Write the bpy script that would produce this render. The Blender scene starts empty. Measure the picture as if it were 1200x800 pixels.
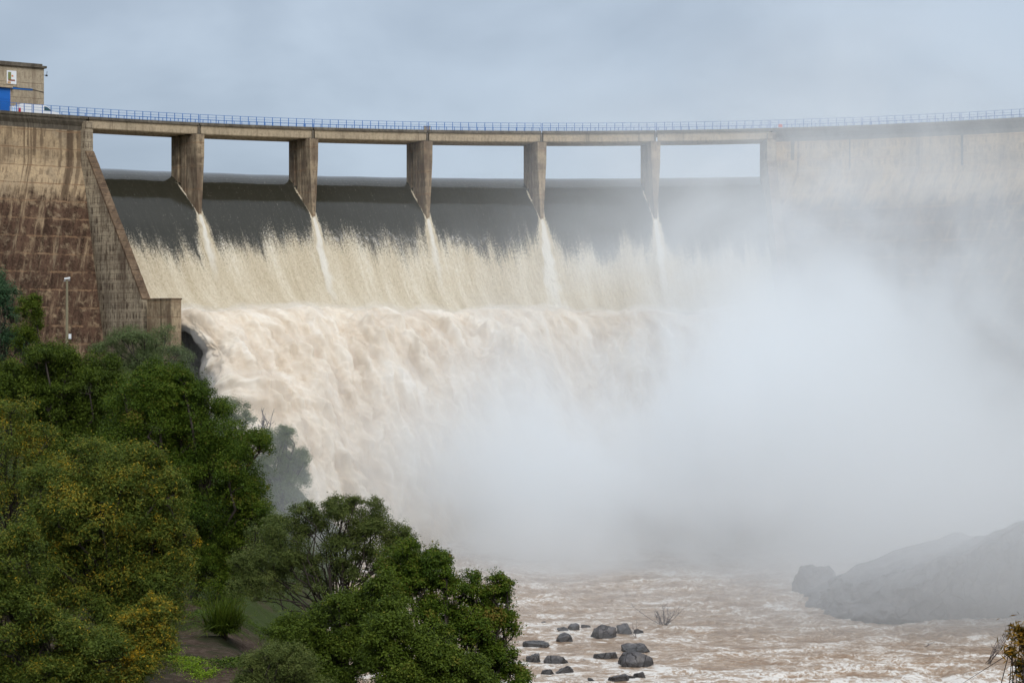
import bpy, bmesh, math, random
import numpy as np
random.seed(7)
RNG = np.random.default_rng(11)
S = bpy.context.scene
COL = S.collection
R_ = math.radians

# ------------------------------------------------------------------ camera frame (1200x800 photo pixels)
CAMZ, F = 24.5, 2400.0
def at(x, y, Y):
    return np.array([(x - 600) / F * Y, Y, CAMZ + (400 - y) / F * Y])

# ------------------------------------------------------------------ dam plan: an arch
CX, CY, RAD, SKEW = 6.55, 173.0, 113.0, R_(17.5)
def ang(px):
    k = (px - 600) / F
    A = k * k + 1; B = -2 * (k * CX + CY); Cc = CX * CX + CY * CY - RAD * RAD
    Y = (-B + math.sqrt(B * B - 4 * A * Cc)) / (2 * A)
    return math.atan2(k * Y - CX, Y - CY)
def rad(a, s, z):       # radial offset, s metres downstream of the deck's front edge
    a = np.asarray(a, float); s = np.asarray(s, float)
    return np.stack(np.broadcast_arrays(CX + (RAD - s) * np.sin(a), CY + (RAD - s) * np.cos(a), np.asarray(z, float)), -1)
def flow(a, s, z):      # along the direction the water and the piers take
    a = np.asarray(a, float); s = np.asarray(s, float)
    x = CX + RAD * np.sin(a) - s * np.sin(a - SKEW)
    y = CY + RAD * np.cos(a) - s * np.cos(a - SKEW)
    return np.stack(np.broadcast_arrays(x, y, np.asarray(z, float)), -1)
DECK = CAMZ + 29.37     # deck top
SOFF = DECK - 1.55      # underside of beams
PIER_PX = [240, 373.5, 507.5, 641, 774.5]
A_PIER = [ang(p) for p in PIER_PX]
A_L, A_R = ang(109), ang(899)
A_L0, A_R1 = R_(-58), R_(58)

# ------------------------------------------------------------------ numpy gradient noise
_perm = RNG.permutation(256); _perm = np.concatenate([_perm, _perm, _perm])
_g = RNG.normal(size=(256, 3)); _g /= np.linalg.norm(_g, axis=1)[:, None]
def pnoise(p):
    p = np.asarray(p, float); i = np.floor(p).astype(int); f = p - i; i &= 255
    u = f * f * f * (f * (f * 6 - 15) + 10)
    out = 0
    for dx in (0, 1):
        for dy in (0, 1):
            for dz in (0, 1):
                h = _perm[_perm[_perm[(i[..., 0] + dx) & 255] + ((i[..., 1] + dy) & 255)] + ((i[..., 2] + dz) & 255)]
                g = _g[h & 255]
                d = f - np.array([dx, dy, dz])
                w = (u[..., 0] if dx else 1 - u[..., 0]) * (u[..., 1] if dy else 1 - u[..., 1]) * (u[..., 2] if dz else 1 - u[..., 2])
                out = out + w * (g * d).sum(-1)
    return out * 1.6
def fbm(p, o=4, mode='n', gain=.5):
    v = 0; amp = 1; tot = 0; p = np.asarray(p, float)
    for k in range(o):
        n = pnoise(p)
        if mode == 'billow': n = np.abs(n) * 2 - .5
        if mode == 'ridge': n = 1 - 2 * np.abs(n)
        v = v + amp * n; tot += amp; amp *= gain; p = p * 2.03 + 17.3
    return v / tot
def sm(x, a, b):
    t = np.clip((np.asarray(x, float) - a) / (b - a), 0, 1); return t * t * (3 - 2 * t)

# ------------------------------------------------------------------ node helper
class Nd:
    def __init__(s, nt): s.nt = nt
    def new(s, t, ins=None, **kw):
        n = s.nt.nodes.new(t)
        for k, v in kw.items(): setattr(n, k, v)
        for k, v in (ins or {}).items():
            s.put(n.inputs[k], v)
        return n
    def put(s, sock, v):
        if isinstance(v, Ex): s.nt.links.new(v.o, sock)
        elif isinstance(v, bpy.types.NodeSocket): s.nt.links.new(v, sock)
        else:
            if sock.type == 'RGBA' and len(v) == 3: v = (*v, 1)
            sock.default_value = v
    def m(s, op, a, b=None, c=None, clamp=False):
        n = s.nt.nodes.new('ShaderNodeMath'); n.operation = op; n.use_clamp = clamp
        for i, v in enumerate((a, b, c)):
            if v is not None: s.put(n.inputs[i], v)
        return Ex(s, n.outputs[0])
    def pos(s): return Ex(s, s.new('ShaderNodeNewGeometry').outputs['Position'])
    def uv(s): return Ex(s, s.new('ShaderNodeUVMap', uv_map='metric').outputs['UV'])
    def attr(s, name): return Ex(s, s.new('ShaderNodeAttribute', attribute_name=name).outputs['Fac'])
    def xyz(s, v):
        n = s.new('ShaderNodeSeparateXYZ', {0: v}); return [Ex(s, o) for o in n.outputs]
    def vec(s, x, y, z):
        return Ex(s, s.new('ShaderNodeCombineXYZ', {0: x, 1: y, 2: z}).outputs[0])
    def vscale(s, v, sc):
        n = s.new('ShaderNodeVectorMath', operation='MULTIPLY'); s.put(n.inputs[0], v); s.put(n.inputs[1], sc); return Ex(s, n.outputs[0])
    def noise(s, v, scale=1, detail=4, rough=.55, dist=0, lac=2.0):
        n = s.new('ShaderNodeTexNoise', {'Vector': v, 'Scale': scale, 'Detail': detail, 'Roughness': rough, 'Distortion': dist, 'Lacunarity': lac})
        return Ex(s, n.outputs['Fac'])
    def step(s, v, a, b, lo=0., hi=1.):
        n = s.new('ShaderNodeMapRange', interpolation_type='SMOOTHSTEP')
        for i, x in enumerate((v, a, b, lo, hi)): s.put(n.inputs[i], x)
        return Ex(s, n.outputs[0])
    def mix(s, f, a, b):
        n = s.new('ShaderNodeMix', data_type='RGBA'); s.put(n.inputs[0], f); s.put(n.inputs[6], a); s.put(n.inputs[7], b); return Ex(s, n.outputs[2])
    def ramp(s, f, stops):
        n = s.new('ShaderNodeValToRGB', {0: f}); e = n.color_ramp.elements
        while len(e) < len(stops): e.new(.5)
        for k, (p, c) in enumerate(stops): e[k].position = p; e[k].color = (*c, 1)
        return Ex(s, n.outputs[0])
    def bump(s, h, dist=.05, strength=1):
        return s.new('ShaderNodeBump', {'Height': h, 'Distance': dist, 'Strength': strength}).outputs[0]
class Ex:
    def __init__(s, n, o): s.n, s.o = n, o
    def __add__(s, b): return s.n.m('ADD', s, b)
    def __radd__(s, b): return s.n.m('ADD', s, b)
    def __sub__(s, b): return s.n.m('SUBTRACT', s, b)
    def __rsub__(s, b): return s.n.m('SUBTRACT', b, s)
    def __mul__(s, b): return s.n.m('MULTIPLY', s, b)
    def __rmul__(s, b): return s.n.m('MULTIPLY', s, b)
    def __truediv__(s, b): return s.n.m('DIVIDE', s, b)
def material(name):
    m = bpy.data.materials.new(name); m.use_nodes = True; nt = m.node_tree; nt.nodes.clear()
    N = Nd(nt); N.out = nt.nodes.new('ShaderNodeOutputMaterial'); N.mat = m
    return N
def principled(N, col, rough=.8, spec=.3, normal=None, metal=0, **kw):
    ins = {'Base Color': col, 'Roughness': rough, 'Specular IOR Level': spec, 'Metallic': metal}
    ins.update(kw)
    if normal is not None: ins['Normal'] = normal
    p = N.new('ShaderNodeBsdfPrincipled', ins)
    N.nt.links.new(p.outputs[0], N.out.inputs['Surface'])
    return p

# ------------------------------------------------------------------ object helpers
def link(name, me, mat=None, parent=None, smooth=False):
    o = bpy.data.objects.new(name, me); COL.objects.link(o)
    if mat is not None: me.materials.append(mat)
    if parent is not None:
        o.parent = parent
        o.matrix_parent_inverse = parent.matrix_basis.inverted()   # vertices are in world metres
    if smooth: me.polygons.foreach_set('use_smooth', [True] * len(me.polygons))
    return o
def tag(o, label=None, cat=None, group=None, kind=None):
    if label: o['label'] = label
    if cat: o['category'] = cat
    if group: o['group'] = group
    if kind: o['kind'] = kind
    return o
def empty(name, loc, label, cat, group=None):
    o = bpy.data.objects.new(name, None); COL.objects.link(o); o.location = [float(v) for v in loc]
    o.empty_display_size = .5
    return tag(o, label, cat, group)
def centre(o):   # put a top-level mesh's origin at its base
    me = o.data; co = np.empty(len(me.vertices) * 3); me.vertices.foreach_get('co', co); co = co.reshape(-1, 3)
    b = np.array([co[:, 0].mean(), co[:, 1].mean(), co[:, 2].min()])
    me.vertices.foreach_set('co', (co - b).ravel()); o.location = b; return o
class MB:
    def __init__(s): s.v, s.f, s.n = [], [], 0
    def add(s, v, f):
        v = np.asarray(v, float); s.v.append(v); s.f += [[i + s.n for i in q] for q in f]; s.n += len(v)
    def box(s, c, ex, ey, ez):      # centre and three half-axis vectors
        c, ex, ey, ez = (np.asarray(q, float) for q in (c, ex, ey, ez))
        v = [c + i * ex + j * ey + k * ez for k in (-1, 1) for j in (-1, 1) for i in (-1, 1)]
        s.add(v, [(0, 2, 3, 1), (4, 5, 7, 6), (0, 1, 5, 4), (2, 6, 7, 3), (0, 4, 6, 2), (1, 3, 7, 5)])
    def bar(s, p, q, w, h=None):
        p, q = np.asarray(p, float), np.asarray(q, float); d = q - p; L = np.linalg.norm(d); d = d / L
        up = np.array([0, 0, 1.]) if abs(d[2]) < .9 else np.array([0, 1., 0])
        a = np.cross(d, up); a /= np.linalg.norm(a); b = np.cross(a, d)
        s.box((p + q) / 2, d * L / 2, a * w / 2, b * (h or w) / 2)
    def tube(s, pts, rs, n=7):
        pts = [np.asarray(p, float) for p in pts]; rings = []
        for i, p in enumerate(pts):
            d = pts[min(i + 1, len(pts) - 1)] - pts[max(i - 1, 0)]; d = d / (np.linalg.norm(d) + 1e-9)
            up = np.array([1., 0, 0]) if abs(d[0]) < .8 else np.array([0, 1., 0])
            a = np.cross(d, up); a /= np.linalg.norm(a); b = np.cross(d, a)
            for k in range(n):
                t = 2 * math.pi * k / n; rings.append(p + rs[i] * (math.cos(t) * a + math.sin(t) * b))
        f = []
        for i in range(len(pts) - 1):
            for k in range(n):
                f.append((i * n + k, i * n + (k + 1) % n, (i + 1) * n + (k + 1) % n, (i + 1) * n + k))
        f.append(tuple(range(n - 1, -1, -1))); f.append(tuple((len(pts) - 1) * n + k for k in range(n)))
        s.add(rings, f)
    def loops(s, loops):            # stacked closed loops with end caps
        n = len(loops[0]); f = []
        for i in range(len(loops) - 1):
            for k in range(n):
                f.append((i * n + k, i * n + (k + 1) % n, (i + 1) * n + (k + 1) % n, (i + 1) * n + k))
        f.append(tuple(range(n - 1, -1, -1))); f.append(tuple((len(loops) - 1) * n + k for k in range(n)))
        s.add(np.concatenate([np.asarray(l, float) for l in loops]), f)
    def mesh(s, name, uvmode=None):
        me = bpy.data.meshes.new(name); me.from_pydata(np.concatenate(s.v).tolist(), [], s.f)
        import bmesh
        bm = bmesh.new(); bm.from_mesh(me); bmesh.ops.recalc_face_normals(bm, faces=bm.faces); bm.to_mesh(me); bm.free()
        if uvmode: arch_uv(me)
        me.update(); return me
    def build(s, name, mat, parent=None, smooth=False, uv=True):
        return link(name, s.mesh(name, uv), mat, parent, smooth)
def arch_uv(me):
    """metric uv: u runs along the arch (plus depth on side faces), v is the height"""
    n = len(me.loops); vi = np.empty(n, int); me.loops.foreach_get('vertex_index', vi)
    co = np.empty(len(me.vertices) * 3); me.vertices.foreach_get('co', co); co = co.reshape(-1, 3)[vi]
    a = np.arctan2(co[:, 0] - CX, co[:, 1] - CY); r = np.hypot(co[:, 0] - CX, co[:, 1] - CY)
    uv = np.stack([a * RAD + (RAD - r) * 1.0, co[:, 2]], 1)
    l = me.uv_layers.new(name='metric'); l.data.foreach_set('uv', uv.ravel().astype(np.float32))
def grid_mesh(name, P, uv=None, attrs=None, closed=False):
    h, w = P.shape[:2]
    idx = np.arange(h * w).reshape(h, w)
    q = np.stack([idx[:-1, :-1], idx[:-1, 1:], idx[1:, 1:], idx[1:, :-1]], -1).reshape(-1, 4)
    return quads_mesh(name, P.reshape(-1, 3), q, None if uv is None else uv.reshape(-1, 2), {k: v.ravel() for k, v in (attrs or {}).items()})
def quads_mesh(name, V, Q, uv=None, attrs=None):
    me = bpy.data.meshes.new(name); nq = len(Q)
    me.vertices.add(len(V)); me.vertices.foreach_set('co', np.ascontiguousarray(V, np.float32).ravel())
    me.loops.add(nq * 4); me.loops.foreach_set('vertex_index', Q.ravel().astype(np.int32))
    me.polygons.add(nq); me.polygons.foreach_set('loop_start', np.arange(0, nq * 4, 4, dtype=np.int32))
    me.polygons.foreach_set('loop_total', np.full(nq, 4, np.int32))
    for k, v in (attrs or {}).items():
        at_ = me.attributes.new(k, 'FLOAT', 'POINT'); at_.data.foreach_set('value', np.ascontiguousarray(v, np.float32))
    if uv is not None:
        l = me.uv_layers.new(name='metric'); l.data.foreach_set('uv', uv[Q.ravel()].astype(np.float32).ravel())
    me.update(); me.validate(); return me

# ------------------------------------------------------------------ materials
def concrete(name, light, grey, stain, amount=.5, lift=2.3, dark_below=None, streak=1., efflo=.5, moss=0., grime=.7, runs=()):
    N = material(name); uv = N.uv(); u, v, _ = N.xyz(uv); P = N.pos()
    big = N.noise(P, .25, 4, .6); fine = N.noise(P, 3.5, 5, .65); grain = N.noise(P, 14, 3, .7)
    col = N.mix(N.step(big, .35, .68), light, grey)
    col = N.mix(N.step(fine, .42, .75) * .6, col, tuple(c * .5 for c in grey))
    mid = N.noise(N.vec(u * 1.3, v * .8, 31.), 1, 6, .72)
    col = N.mix(N.step(mid, .50, .66) * .55 * grime, col, tuple(c * 1.5 for c in stain))
    k2 = v / 1.24; f2 = k2 - N.m('FLOOR', k2)
    row = N.step(N.noise(N.vec(u * 2.6, N.m('FLOOR', k2) * 3.71, 5.), 1, 3, .6), .50, .60) * N.step(f2, .02, .12) * N.step(f2, .98, .45 )
    col = N.mix(row * .6 * grime, col, tuple(c * 1.3 for c in stain))
    st = N.noise(N.vec(u * 1.5, v * .09, 0.), 1, 5, .62, .3)
    st2 = N.noise(N.vec(u * 5.0, v * .25, 7.), 1, 4, .6)
    patch = N.noise(N.vec(u * .35, v * .3, 3.), 1, 5, .6)
    pres = N.noise(N.vec(u * .28, v * .06, 13.), 1, 3, .6)
    mask = N.step(st * .34 + patch * .34 + pres * .30 + st2 * .14, .67 - .26 * amount, .83 - .22 * amount)
    run = N.step(N.noise(N.vec(u * .62, v * .012, 21.), 1, 3, .65), .59, .68) * N.step(st2 * .6 + patch * .5, .36, .6)
    mask = N.m('MAXIMUM', mask * .85, run)
    for u0_, w_, v0_, k_ in runs:      # long black seepage stains at known places
        d_ = N.m('ABSOLUTE', u - u0_ + (st2 - .5) * .9 + (v - 50.) * .02 * 0.)
        mask = N.m('MAXIMUM', mask, N.step(d_ + (patch - .5) * w_, w_, w_ * .35) * N.step(v, v0_, v0_ + 3.) * k_)
    if dark_below is not None:
        edge = v + (patch - .5) * 6. + (st - .5) * 4. + (st2 - .5) * 2.5 + (fine - .5) * 2.
        deep = N.step(edge, dark_below + 1.3, dark_below - 1.3)
        tear = N.step(N.noise(N.vec(u * .9, v * .16, 11.), 1, 6, .7), .66, .52) * N.step(N.noise(P, .8, 6, .7), .70, .5)
        mask = N.m('MAXIMUM', mask * .8, deep * (tear * .55 + .45))
    col = N.mix(mask * streak, col, N.mix(N.step(fine * .35 + st * .35 + patch * .3, .38, .62), tuple(c * .55 for c in stain), tuple(c * 2.1 for c in stain)))
    # lift joints: pale lime and rust lines where water seeps out, with drips under them
    k = v / lift; fr = k - N.m('FLOOR', k)
    wob = (N.noise(N.vec(u * 1.2, v * .6, 0.), 1, 4, .7) - .5) * .16
    line = N.step(N.m('ABSOLUTE', fr - .5 + wob), .065, .02)
    brk = N.step(N.noise(N.vec(u * .55, N.m('FLOOR', k) * 5.3, 2.), 1, 5, .7), .38, .58)
    drip = N.step(N.noise(N.vec(u * 1.6, N.m('FLOOR', k + .5) * 3.1, 5.), 1, 3, .6), .6, .74) * N.step(fr, .0, .5) * N.step(fr, .52, .48)
    rust = N.mix(N.noise(N.vec(u * .4, v * .3, 9.), 1, 3), (.42, .30, .19), (.33, .16, .07))
    col = N.mix(N.m('MAXIMUM', line * brk, drip * .75) * efflo, col, rust)
    seam = N.step(N.m('ABSOLUTE', fr - .5), .028 / lift, .010 / lift)
    col = N.mix(seam * .6, col, (.05, .04, .03))
    # board marks of the formwork
    bu = u / 1.15; fb = N.m('ABSOLUTE', bu - N.m('FLOOR', bu) - .5); bs = N.step(fb, .03, .012) * N.step(N.noise(P, 1.2, 3), .45, .6)
    col = N.mix(bs * .35, col, tuple(c * .4 for c in grey))
    if moss: col = N.mix(N.step(N.noise(P, .9, 5, .7), .62, .72) * moss, col, (.06, .065, .02))
    principled(N, col, .9, .15, N.bump(fine * .6 + grain * .3 - seam * 1.5 - bs * .8, .06, .7))
    return N.mat
M = {}
M['wall'] = concrete('stained_dam_concrete', (.50, .365, .22), (.36, .275, .18), (.054, .031, .020), .48, 2.3, 43.6, 1, .62, 0., .7, [(ang(79) * RAD, .75, 40., 1.), (ang(90) * RAD, .45, 38., .7), (ang(38) * RAD, .4, 47., .9), (ang(46) * RAD, .22, 47.5, .8), (ang(8) * RAD, .5, 48.5, .6), (ang(68) * RAD, .3, 45., .6)])
M['pier'] = concrete('pier_concrete', (.45, .345, .225), (.31, .24, .165), (.065, .043, .03), .78, 3.1, None, .95, .35, .3, 1.0)
M['train'] = concrete('training_wall_concrete', (.47, .385, .27), (.34, .275, .195), (.055, .036, .026), .66, .62, None, .9, .3, .2, 1.3)
M['endw'] = concrete('end_wall_concrete', (.46, .36, .23), (.30, .22, .14), (.06, .035, .022), .72, 1.9, None, .95, .6, .2)
M['crust'] = concrete('weathered_wall_top', (.26, .18, .115), (.14, .095, .062), (.04, .026, .018), .6, .8, None, .9, .8, .5)
M['beam'] = concrete('beam_concrete', (.48, .38, .26), (.40, .32, .22), (.10, .075, .05), .3, 9., None, .7, .0, 0., .5)
M['slab'] = concrete('slab_edge_concrete', (.20, .17, .13), (.13, .11, .085), (.04, .033, .025), .6, 9., None, .9, .0, .4)
def plain(name, col, rough=.6, metal=0, var=.25, scale=3.):
    N = material(name); n = N.noise(N.pos(), scale, 4, .6)
    c = N.mix(n, tuple(x * (1 - var) for x in col), tuple(min(1, x * (1 + var)) for x in col))
    principled(N, c, rough, .4, None, metal); return N.mat
M['blue'] = plain('blue_rail_paint', (.012, .12, .40), .5)
M['bluedoor'] = plain('blue_door_paint', (.01, .13, .48), .5, 0, .08)
M['white'] = plain('white_paint', (.78, .79, .8), .35, 0, .05)
M['dark'] = plain('black_rubber', (.02, .02, .022), .7)
M['glass'] = plain('tinted_glass', (.05, .10, .11), .08)
M['red'] = plain('red_lens', (.5, .025, .025), .4)
M['metal'] = plain('galvanised_steel', (.5, .5, .5), .4, .6)
M['pole'] = plain('weathered_pole', (.22, .19, .12), .85)
M['bark'] = plain('bark', (.045, .035, .028), .95, 0, .5, 6.)
M['twig'] = plain('dead_twig', (.10, .085, .085), .95, 0, .4, 6.)

# ------------------------------------------------------------------ DAM
a0 = ang(109)
dam = empty('dam', rad(0, 0, 20.), 'curved concrete overflow dam with five piers and an arched road deck, brown water pouring over', 'dam')
def sweep(name, prof, a_from, a_to, mat, fn=rad, step=.9, parent=dam):
    n = max(2, int(abs(a_to - a_from) * RAD / step))
    A = np.linspace(a_from, a_to, n + 1); mb = MB()
    mb.loops([np.array([fn(a, s, z) for s, z in prof]) for a in A])
    return mb.build(name, mat, parent)
# left and right non-overflow walls: vertical head, battered foot
Z0 = 49.25
wallprof = [(-6.2, SOFF + .02), (-.55, SOFF + .02), (-.55, Z0 - 1.2), (-.35, Z0 - 2.2), (.55 + (Z0 - 24) * .25, 24), (.55 + Z0 * .25, -2), (-6.2, -2)]
NW = 1.25  # thickness of the guide walls
sweep('left_wall', wallprof, A_L0, a0 - (NW + .02) / RAD, M['wall'])
sweep('right_wall', wallprof, A_R + (NW * .55) / RAD, A_R1, M['wall'])
# joint pilaster recess in the right wall
# bridge spans
edges = [a0] + A_PIER + [A_R]
PW = 1.45
def deck_span(a1, a2, beams=True, name='bridge_span'):
    g = .07 / RAD
    root = sweep(name, [(0, DECK), (0, DECK - .36), (-6.2, DECK - .36), (-6.2, DECK)], a1 + g, a2 - g, M['slab'])
    if beams:
        for s0 in (-.22, -2.0, -3.85, -5.55):
            b = sweep('beam', [(s0, DECK - .37), (s0, SOFF + .12), (s0 - .08, SOFF), (s0 - .47, SOFF), (s0 - .55, SOFF + .12), (s0 - .55, DECK - .37)], a1 + 3.2 * g, a2 - 3.2 * g, M['beam'], parent=root)
    return root
jt = [a0 - .5 * NW / RAD] + [a - .5 * PW / RAD for a in A_PIER] + [A_R + .5 * NW / RAD]
for i in range(6): deck_span(jt[i], jt[i + 1])
deck_span(A_L0, jt[0], False, 'road_slab'); deck_span(jt[-1], A_R1, False, 'road_slab')
# corbels carrying the slab over the solid walls
corb = [(-.1, DECK - .37), (-.2, DECK - .75), (-.53, DECK - 1.3), (-.53, SOFF - .3), (-1.5, SOFF - .3), (-1.5, DECK - .37)]
sweep('corbel', corb, A_L0, jt[0] - .3 / RAD, M['slab'])
sweep('corbel', corb, jt[-1] + .1 / RAD, A_R1, M['slab'])
M['seam'] = plain('wet_joint', (.035, .03, .026), .6)
for px_, w_ in ((1126, .34), (995, .14), (928, .5)):
    aj = ang(px_); r0 = np.array([math.sin(aj), math.cos(aj), 0]); t0 = np.array([math.cos(aj), -math.sin(aj), 0]); zt, zb = SOFF - .3, Z0 - 1.3
    if w_ > .4: zb = Z0 + .2
    mb = MB(); mb.box(rad(aj, -.56, (zt + zb) / 2), t0 * w_ / 2, r0 * .03, [0, 0, (zt - zb) / 2]); mb.build('drain_joint', M['seam'] if w_ < .4 else M['slab'], dam)
# piers
def frame(a):
    o = rad(a, 0, 0); ds = np.array([-math.sin(a - SKEW), -math.cos(a - SKEW), 0]); dn = np.array([math.cos(a - SKEW), -math.sin(a - SKEW), 0])
    return o, ds, dn
for a in A_PIER:
    o, ds, dn = frame(a); o = o - dn * PW * .5
    L = []
    for z, wf, cut in ((36, .25, 0), (41.2, .35, 0), (47.0, 1.0, 0), (49.5, 1.25, 0), (SOFF - .05, 1.3, 0)):
        h = PW / 2; hf = wf / 2
        left = [(-6.3, .35), (-5.9, h), (-4.3, h), (-4.28, h - .28), (-3.62, h - .28), (-3.6, h), (-2.6, h), (-2.5, h - .1), (-2.2, h - .1), (-2.1, h), (-1.2, (h + hf) / 2 + .1 * (z > 47)), (-.0, hf)]
        pts = [(s, -n) for s, n in left] + [(s, n) for s, n in left[::-1]]
        L.append([o + ds * s + dn * n + np.array([0, 0, z]) for s, n in pts])
    mb = MB(); mb.loops(L); p = mb.build('pier', M['pier'], dam)
    cp = MB(); cp.box(o + ds * -3.05 + np.array([0, 0, SOFF - .02]), ds * 3.0, dn * .62, [0, 0, .03]); cp.box(o + ds * -2.9 + np.array([0, 0, (SOFF + DECK - .4) / 2]), ds * 2.6, dn * .12, [0, 0, (DECK - .44 - SOFF) / 2]); cp.build('bearing', M['slab'], p)
# guide walls each side of the spillway
def guide(a, side, name):
    o, ds, dn = frame(a); o = o - dn * NW * .5 * 1.0
    prof = [(-6.3, SOFF - .02), (0, SOFF - .02), (0, Z0), (11.3, 29.8), (11.3, -2), (-6.3, -2)]
    mb = MB(); mb.loops([[o + ds * s + dn * n + np.array([0, 0, z]) for s, z in prof] for n in (-NW / 2, NW / 2)])
    w = mb.build(name, M['train'], dam)
    cap = MB(); d = np.array([11.3, 29.8 - Z0]); d /= np.linalg.norm(d); nr = np.array([-d[1], d[0]])
    # stepped weathered coping on the slope
    k = 26
    for i in range(k):
        t0, t1 = i / k, (i + .96) / k
        p0 = np.array([0, Z0]) + (np.array([11.3, 29.8]) - [0, Z0]) * t0; p1 = np.array([0, Z0]) + (np.array([11.3, 29.8]) - [0, Z0]) * t1
        c = (p0 + p1) / 2 + nr * (.05 + .05 * random.random()); hl = np.linalg.norm(p1 - p0) / 2
        e1 = ds * d[0] + np.array([0, 0, d[1]]); e2 = ds * nr[0] + np.array([0, 0, nr[1]])
        cap.box(o + ds * c[0] + np.array([0, 0, c[1]]), e1 * hl, dn * (NW / 2 + .03), e2 * .12)
    cap.build('coping', M['crust'], w)
    hb = MB(); hb.box(o + ds * -.35 + np.array([0, 0, SOFF + .45]), ds * .45, dn * (NW * .46), [0, 0, .45]); hb.build('pedestal', M['train'], w)
    return o, ds, dn, w
o, ds, dn, gw = guide(a0, 1, 'guide_wall')
guide(A_R + NW / RAD, -1, 'guide_wall')
# low end wall beside the jet
mb = MB(); e = at(213, 350, 255.2); b0 = o + ds * 11.4
ez = np.array([0, 0, 1.])
c0 = at(172, 350, 259); c1 = at(201, 350, 256)
tv = (c1 - c0); tv[2] = 0; L = np.linalg.norm(tv); tv /= L; bk = np.array([-tv[1], tv[0], 0])
mb.box((c0 + c1) / 2 * [1, 1, 0] + bk * .8 + ez * 16, tv * L / 2, bk * .8, ez * 13.75); ew = mb.build('end_wall', M['endw'], dam)
mb = MB(); mb.box((c0 + c1) / 2 * [1, 1, 0] + bk * .8 + ez * 29.83, tv * (L / 2 + .08), bk * .88, ez * .1); mb.build('coping', M['crust'], ew)
# pilaster and wet joint on the left wall
# spillway concrete below the water
SP = [(-60, 48.05), (-17, 48.0), (-11, 47.92)] + [(k_, 47.9 - .081 * (k_ + 8.6) ** 2) for k_ in np.arange(-8.5, 1.9, .5)] + [(2, 38.6), (4, 35.15), (6, 31.9), (7, 30.7), (8.5, 29.55), (10, 28.75), (12, 28.3)]
body = [(s, z - 1.3) for s, z in SP if s >= -7] + [(12, 22), (6, 12), (8, -2), (-7, -2)]
sweep('spillway_face', body, a0 + .1 / RAD, A_R - .1 / RAD, M['slab'], flow, 2.)

# ------------------------------------------------------------------ railings on both sides of the road
def railing(a1, a2, s, label, grp):
    root = empty('railing', rad((a1 + a2) / 2, s, DECK), label, 'railing', grp)
    n = max(2, round((a2 - a1) * (RAD - s) / 1.13)); A = np.linspace(a1 + .1 / RAD, a2 - .1 / RAD, n + 1)
    for a in A:
        m = MB(); t = np.array([math.cos(a), -math.sin(a), 0]); r = np.array([math.sin(a), math.cos(a), 0])
        m.box(rad(a, s, DECK + .56), t * .04, r * .03, [0, 0, .56]); m.build('post', M['blue'], root, uv=None)
    for h, w in ((1.1, .05), (.74, .035), (.38, .035)):
        m = MB()
        for k in range(n): m.bar(rad(A[k], s - .035, DECK + h), rad(A[k + 1], s - .035, DECK + h), w)
        m.build('rail', M['blue'], root, uv=None)
ra = [A_L0, ang(-46), ang(39)] + [ang(92)] + jt[1:6] + [ang(902), ang(1010), ang(1125), ang(1245), ang(1370)]
where = ['out beyond the gatehouse wall', 'before the blue gatehouse door', 'on the left wall, before the van bonnet', 'over the bay beside the stained wall',
  'over the bay right of the first pier', 'over the bay right of the second pier', 'over the bay right of the third pier', 'over the bay right of the fourth pier',
  'over the misty bay right of the fifth pier', 'at the start of the misty right wall', 'on the misty wall left of its dark joint', 'on the right wall above its dark joint', 'on the right wall beyond its dark joint']
for i in range(1, len(ra) - 1):
    railing(ra[i], ra[i + 1], -.14, 'blue railing section on near deck edge ' + where[i], 'railing sections along the dam deck')
for i in range(3, len(ra) - 2):
    railing(ra[i], ra[i + 1], -6.05, 'blue railing section on far deck edge ' + where[i], 'railing sections along the dam deck')

# ------------------------------------------------------------------ gatehouse, van and small things on the crest
ag = ang(52)
tg = np.array([math.cos(ag), -math.sin(ag), 0]); up = np.array([0, 0, 1.]); bk = np.array([math.sin(ag), math.cos(ag), 0])
GY = 275.
pr = at(51.5, 128, GY); base = np.array([pr[0], pr[1], DECK])
def along(px_, y=None):     # point on the gatehouse front under photo column px_
    k = (px_ - 600) / F; # solve base + t*tg on ray X = kY
    t = (k * base[1] - base[0]) / (tg[0] - k * tg[1]); return t
tl = along(-110)
gh = empty('gatehouse', base + tg * tl / 2 + bk * 3, 'beige concrete gatehouse with a blue door and flat dark roof on the dam crest', 'building')
M['gh'] = concrete('gatehouse_render', (.44, .36, .255), (.37, .30, .21), (.14, .10, .07), .25, 2.0, None, .6, .15)
def gz(px_, y):             # height over the deck of photo row y on the front
    t = along(px_); Y = base[1] + tg[1] * t; return CAMZ + (400 - y) / F * Y
ztop = gz(52, 80.5)
mb = MB(); mb.box(base + tg * tl / 2 + bk * 4 + up * (ztop - DECK) / 2, tg * -tl / 2, bk * 4, up * (ztop - DECK) / 2); mb.build('wall', M['gh'], gh)
mb = MB(); mb.box(base + tg * tl / 2 + bk * 4 + up * (ztop - DECK + .02 + .14), tg * (-tl / 2 + .3), bk * 4.3, up * .14)
mb.box(base + tg * (tl / 2 - .3) + bk * 4 + up * (ztop - DECK + .42), tg * (-tl / 2 + .05), bk * 4.1, up * .14); mb.build('roof', M['slab'], gh)
def gbox(name, x0, y0, x1, y1, mat, out=.06, parent=gh):
    t0, t1 = along(x0), along(x1); z0, z1 = gz((x0 + x1) / 2, y1), gz((x0 + x1) / 2, y0)
    m = MB(); m.box(base * [1, 1, 0] + tg * (t0 + t1) / 2 - bk * out / 2 + up * (z0 + z1) / 2, tg * (t1 - t0) / 2, bk * out / 2, up * (z1 - z0) / 2)
    return m.build(name, mat, parent)
d = gbox('door', -32, 102, 11.8, 128.5, M['bluedoor'], .08)
m = MB()
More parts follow.
